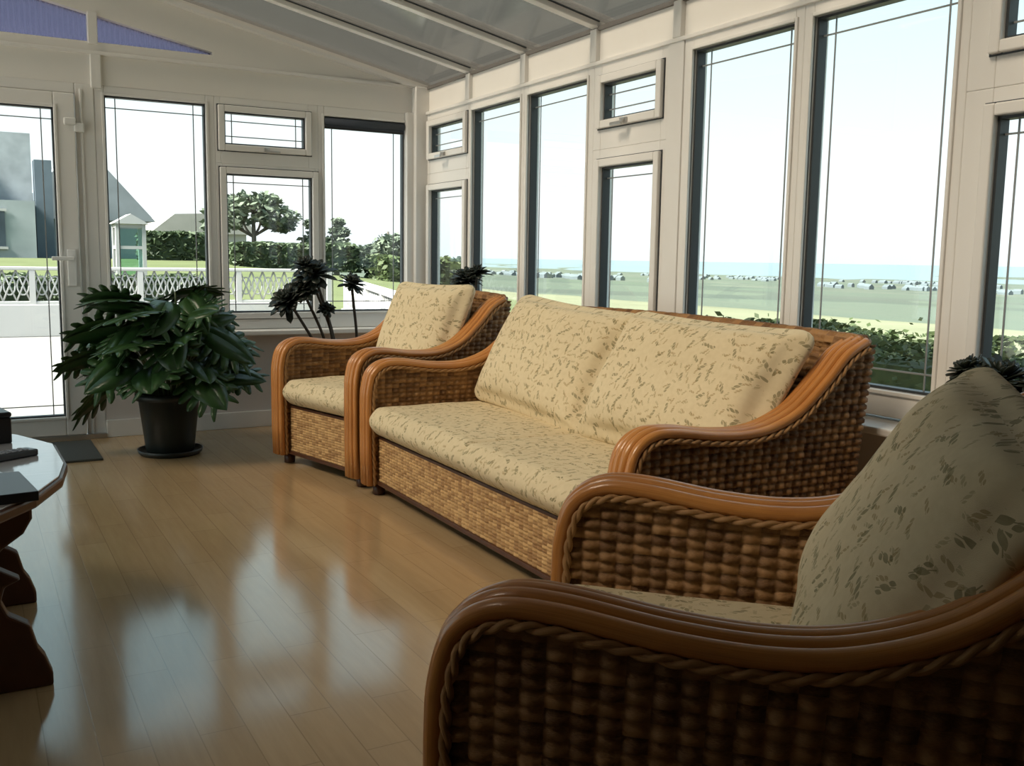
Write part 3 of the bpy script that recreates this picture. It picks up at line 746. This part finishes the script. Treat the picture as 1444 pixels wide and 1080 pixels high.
# town: a scatter of pale houses too far to count
m = MB(); rt = random.Random(5)
for c in range(16):
    D = rt.uniform(900, 2500); a = rt.uniform(.45, 1.12); cx, cy = D*math.sin(a), D*math.cos(a)
    for i in range(rt.randint(8, 26)):
        x, y = cx + rt.gauss(0, 40), cy + rt.gauss(0, 60); w, l, h = rt.uniform(5,10), rt.uniform(7,16), rt.uniform(2.2,4); z = vz(x-3, y/(1+x/1800))
        m.box(x-w/2, x+w/2, y-l/2, y+l/2, z-8, z+h); m.prism([(x-w/2, z+h), (x+w/2, z+h), (x, z+h+w*.35)], 'y', y-l/2, y+l/2)
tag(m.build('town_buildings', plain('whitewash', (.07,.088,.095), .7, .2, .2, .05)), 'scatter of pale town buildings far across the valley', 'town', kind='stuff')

LEAFO = m_leaf('outdoor_leaf', (.03,.048,.024), (.066,.095,.044), .6, .2)
LEAFH = m_leaf('hedge_leaf', (.026,.042,.015), (.078,.108,.036), .6, .2)
LEAFT = m_leaf('pine_leaf', (.06,.08,.06), (.11,.14,.09), .7, .1)  # lightened, with some distance haze put into the leaf colour
def leaf_cloud(mb, pts, size, rnd):
    for p in pts:
        a, b = rnd.uniform(0, 2*PI), rnd.uniform(-1, 1); s = size*rnd.uniform(.6, 1.3)
        u = Vector((math.cos(a), math.sin(a), b*.7)).normalized(); v = u.cross(Vector((rnd.uniform(-1,1), rnd.uniform(-1,1), rnd.uniform(-1,1)))).normalized()
        p = Vector(p); mb.add([p - u*s, p + v*s*.5, p + u*s, p - v*s*.5], [(0,1,2,3)])
def tree(loc, h, crown, label, mat, seed, size=.14, n=420, trunk=.1):
    o = tag(empty('tree', loc), label, 'tree', 'trees beyond the balustrade'); rnd = random.Random(seed); mb, tk = MB(), MB()
    tk.tube(catmull([(0,0,-.2), (.05*h*.3, 0, h*.35), (0, 0, h*.75)], 6), [trunk*(1-.6*i/12) for i in range(13)], 8)
    for (cx, cy, cz, r) in crown:
        pts = []
        for i in range(n):
            d = Vector((rnd.gauss(0,1), rnd.gauss(0,1), rnd.gauss(0,1))).normalized()*r*rnd.uniform(.55, 1.0)
            pts.append((cx+d.x, cy+d.y, cz+d.z*.55))
        leaf_cloud(mb, pts, size, rnd)
        tk.tube(catmull([(0, 0, h*.35), ((cx)*.6, cy*.6, h*.5), (cx, cy, cz)], 5), .035*trunk/.1, 6)
    mb.build('crown', mat, o); tk.build('trunk', BARK, o, True); return o
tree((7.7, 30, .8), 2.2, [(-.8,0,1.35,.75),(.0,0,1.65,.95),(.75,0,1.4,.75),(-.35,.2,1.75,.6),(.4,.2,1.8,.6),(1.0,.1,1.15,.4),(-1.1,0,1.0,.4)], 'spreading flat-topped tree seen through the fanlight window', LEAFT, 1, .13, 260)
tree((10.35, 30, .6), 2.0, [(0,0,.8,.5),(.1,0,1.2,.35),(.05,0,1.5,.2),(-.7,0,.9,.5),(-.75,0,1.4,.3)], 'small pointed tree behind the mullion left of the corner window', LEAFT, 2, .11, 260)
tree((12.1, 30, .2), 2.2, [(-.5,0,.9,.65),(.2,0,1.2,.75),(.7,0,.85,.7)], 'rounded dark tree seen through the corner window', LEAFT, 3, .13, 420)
def hedge(name, x0, x1, y0, y1, z0, z1, mat, label, seed, n, size, rz=0):
    rnd = random.Random(seed); mb = MB()
    mx, my, mz = (x0+x1)/2, (y0+y1)/2, 0
    core = MB(); nx, ny = 14, 6
    def top(x, y): return z1 + .10*(z1-z0)*noise.noise(Vector((x*1.7, y*1.7, seed)))
    core.box(x0+.04*(x1-x0), x1-.04*(x1-x0), y0+.04*(y1-y0), y1-.04*(y1-y0), z0, z0+(z1-z0)*.88)
    pts = []
    for i in range(n):
        x, y = rnd.uniform(x0, x1), rnd.uniform(y0, y1); t = top(x, y); f = rnd.random()
        k = rnd.random()
        if k < .45: z = t - rnd.random()**2*.12*(z1-z0)
        elif k < .75: y = rnd.choice((y0, y1)) + rnd.uniform(-.04,.04)*(y1-y0); z = z0 + (t-z0)*f
        else: x = rnd.choice((x0, x1)) + rnd.uniform(-.04,.04)*(x1-x0); z = z0 + (t-z0)*f
        pts.append((x, y, z))
    leaf_cloud(mb, pts, size, rnd)
    o = tag(mb.build(name, mat), label, 'hedge'); core.build('inner_growth', mat, o); return o
hedge('hedge', 3.55, 4.6, -.6, 4.3, -.12, .70, LEAFH, 'leafy green hedge just outside the side windows, past the near sofa arm', 3, 16000, .024)
hedge('hedge', 4.2, 5.95, 27.3, 28.4, .6, 1.58, LEAFO, 'dark clipped hedge left of the tree, seen through the tall end window', 4, 2600, .11)
hedge('hedge', 6.3, 9.6, 26.0, 27.1, .6, 1.33, LEAFO, 'long dark hedge under the flat-topped tree', 5, 3600, .10)
hedge('hedge', 10.0, 12.4, 25, 26.5, -.05, 1.0, LEAFH, 'bright green shrubbery seen through the corner window', 6, 2600, .11)

hedge('hedge', -3.2, 3.0, 14.6, 15.05, -.08, .70, LEAFO, 'low dark shrub border directly behind the white lattice balustrade', 8, 5000, .06)
# white ornamental balustrade on a low wall
def balustrade(p0, p1, z0, zw, zt, npan, label):
    p0, p1 = Vector(p0), Vector(p1); L = (p1-p0).length; a = math.atan2(p1.y-p0.y, p1.x-p0.x)
    o = tag(empty('balustrade', (p0.x, p0.y, 0), a), label, 'balustrade', 'white terrace balustrades')
    m = MB(); m.box(0, L, -.09, .09, z0, zw); m.build('plinth_wall', WHITEM, o, bevel=.01)
    m = MB(); m.box(0, L, -.06, .06, zt-.045, zt); m.build('top_rail', WHITEM, o, bevel=.01)
    m = MB(); m.box(0, L, -.05, .05, zw, zw+.04); m.build('bottom_rail', WHITEM, o, bevel=.006)
    w = L/npan; h0, h1 = zw+.04, zt-.045; hh = h1-h0
    for i in range(npan+1):
        m = MB(); m.box(i*w-.035, i*w+.035, -.055, .055, zw, zt-.03); m.build('post', WHITEM, o)
    for i in range(npan):
        m = MB(); x0 = i*w+.03; x1 = (i+1)*w-.03; cxx = (x0+x1)/2
        for f in range(8):                       # fan of raking bars and rings
            xa = x0 + (x1-x0)*f/8; xb = x0 + (x1-x0)*(f+1)/8
            m.tube([(xa, 0, h0), (xb, 0, h1)], .012, 6); m.tube([(xb, 0, h0), (xa, 0, h1)], .012, 6)
            rg = [((xa+xb)/2 + hh*.17*math.cos(2*PI*k/14), 0, (h0+h1)/2 + hh*.3*math.sin(2*PI*k/14)) for k in range(15)]
            m.tube(rg, .011, 6)
        m.build('lattice_panel', WHITEM, o, True)
    return o
balustrade((-3.2, 14.2), (4.7, 14.0), -.06, .36, .845, 6, 'long white lattice balustrade across the back of the terrace')
balustrade((4.5, 12.6), (2.95, 6.9), -.12, .34, .75, 4, 'white lattice balustrade running back toward the corner window')

# neighbouring houses
SLATE = plain('grey_slate', (.20,.22,.24), .7, .3, .25, 2.5)
STONE = plain('pale_stone', (.26,.29,.30), .85, .2, .25, 2)
hs = tag(empty('house', (0, 30, 0)), 'grey slate-roofed stone house seen through the door', 'house', 'neighbouring houses')
m = MB(); m.box(-7, 1.75, 0, 7, .0, 2.4); m.build('wall', STONE, hs)
m = MB(); m.prism([(-7.3, 2.3), (1.77, 2.3), (1.77, 4.33), (-7.3, 4.33)], 'y', 1.2, 1.5); m.build('upper_wall', plain('pale_slate_hanging', (.27,.29,.31), .8, .2, .35, 3), hs)
m = MB(); m.prism([(0, 2.3), (-.25, 2.25), (1.2, 3.5), (1.3, 3.4)], 'x', -7.3, .6); m.build('roof', SLATE, hs)
m = MB(); m.box(1.83, 2.28, 1, 2, 0, 3.6); m.build('chimney', plain('dark_chimney', (.10,.125,.15), .8, .2, .2, 3), hs)
m = MB(); m.prism([(1.2, 2.0), (5.25, 2.0), (3.2, 4.32)], 'y', 2.2, 9); m.build('gable_roof', SLATE, hs)
m = MB(); m.box(1.3, 4.95, 2.4, 8.8, 0, 2.05); m.build('gable_wall', STONE, hs)
for x in (-.9, .25):
    m = MB(); m.box(x, x+.75, -.04, .02, 1.15, 2.1); w_ = m.build('window', plain('dark_pane', (.05,.07,.09), .15), hs)
    q = MB(); q.box(x-.05, x+.8, -.07, -.03, 2.1, 2.17); q.box(x-.05, x+.8, -.07, -.03, 1.08, 1.15); q.box(x+.35, x+.40, -.07, -.03, 1.15, 2.1); q.build('window_frame', WHITEM, w_)
bu = tag(empty('house', (8.0, 44, 0)), 'pale low-roofed bungalow above the clipped hedge', 'house', 'neighbouring houses')
m = MB(); m.box(-.8, 3.0, 0, 6, .2, 1.95); m.build('wall', WHITEM, bu)
m = MB(); m.prism([(-1.1, 1.9), (3.3, 1.9), (2.9, 2.85), (-.1, 2.7)], 'y', -.3, 6.3); m.build('roof', plain('pale_tiles', (.26,.255,.235), .8, .2, .2, 2), bu)
# white glazed porch on the terrace edge
po = tag(empty('garden_porch', (2.35, 17, 0)), 'narrow white glazed porch standing behind the balustrade', 'porch')
m = MB()
for x in (-.2, .2):
    for y in (-.2, .2): m.box(x-.03, x+.03, y-.03, y+.03, .05, 1.5)
for z in (.08, .62, 1.1, 1.44): m.box(-.2, .2, -.22, -.18, z, z+.05); m.box(-.22, -.18, -.2, .2, z, z+.05); m.box(.18, .22, -.2, .2, z, z+.05)
m.build('porch_frame', WHITEM, po)
m = MB(); m.prism([(-.28, 1.5), (.28, 1.5), (0, 1.66)], 'y', -.28, .28); m.build('porch_roof', WHITEM, po)
m = MB(); m.box(-.17, .17, -.203, -.197, .13, 1.42); m.build('pane', m_glass('green_glass', (.6,.8,.75), 1.2), po)

# ------------------------------------------------------------------ light, sky, camera
w = bpy.data.worlds.new('World'); sc.world = w; w.use_nodes = True; nt = w.node_tree; nt.nodes.clear()
o = nt.nodes.new('ShaderNodeOutputWorld'); bg = nt.nodes.new('ShaderNodeBackground'); tc = nt.nodes.new('ShaderNodeTexCoord')
sp = nt.nodes.new('ShaderNodeSeparateXYZ'); rp = nt.nodes.new('ShaderNodeValToRGB')
nt.links.new(tc.outputs['Generated'], sp.inputs[0]); nt.links.new(sp.outputs['Z'], rp.inputs[0])
cr = rp.color_ramp; cr.elements.new(.5); cr.elements.new(.5)
for e, (p, c) in zip(cr.elements, [(0, (.86,.97,1.0)), (.05, (.97,1.0,1.0)), (.30, (.64,.92,1.0)), (1, (.50,.72,.95))]): e.position = p; e.color = (*c, 1)
nt.links.new(rp.outputs[0], bg.inputs[0]); bg.inputs[1].default_value = .65; nt.links.new(bg.outputs[0], o.inputs[0])
s = bpy.data.lights.new('sun', 'SUN'); s.energy = 17; s.angle = .45; s.color = (1, .96, .87)
so = bpy.data.objects.new('sun', s); COL.objects.link(so)
so.rotation_euler = Vector((.70, .05, -.70)).to_track_quat('-Z', 'Y').to_euler()

f, pitch, roll, psi = 1370.98, .127660, .0155889, .511227
F = Vector((math.sin(psi)*math.cos(pitch), math.cos(psi)*math.cos(pitch), -math.sin(pitch)))
Rt = Vector((math.cos(psi), -math.sin(psi), 0)); U = Rt.cross(F)
R2 = Rt*math.cos(roll) + U*math.sin(roll); U2 = -Rt*math.sin(roll) + U*math.cos(roll)
cam = bpy.data.cameras.new('camera'); co = bpy.data.objects.new('camera', cam); COL.objects.link(co)
M = Matrix((R2, U2, -F)).transposed().to_4x4(); M.translation = Vector((0, 0, 1.05)); co.matrix_world = M
cam.sensor_width = 36; cam.lens = f/1444*36; cam.clip_end = 1e5; cam.clip_start = .02
sc.camera = co
vs_ = sc.view_settings; vs_.view_transform = 'Standard'; vs_.look = 'None'; vs_.gamma = 1; vs_.exposure = 1.0; vs_.use_curve_mapping = False
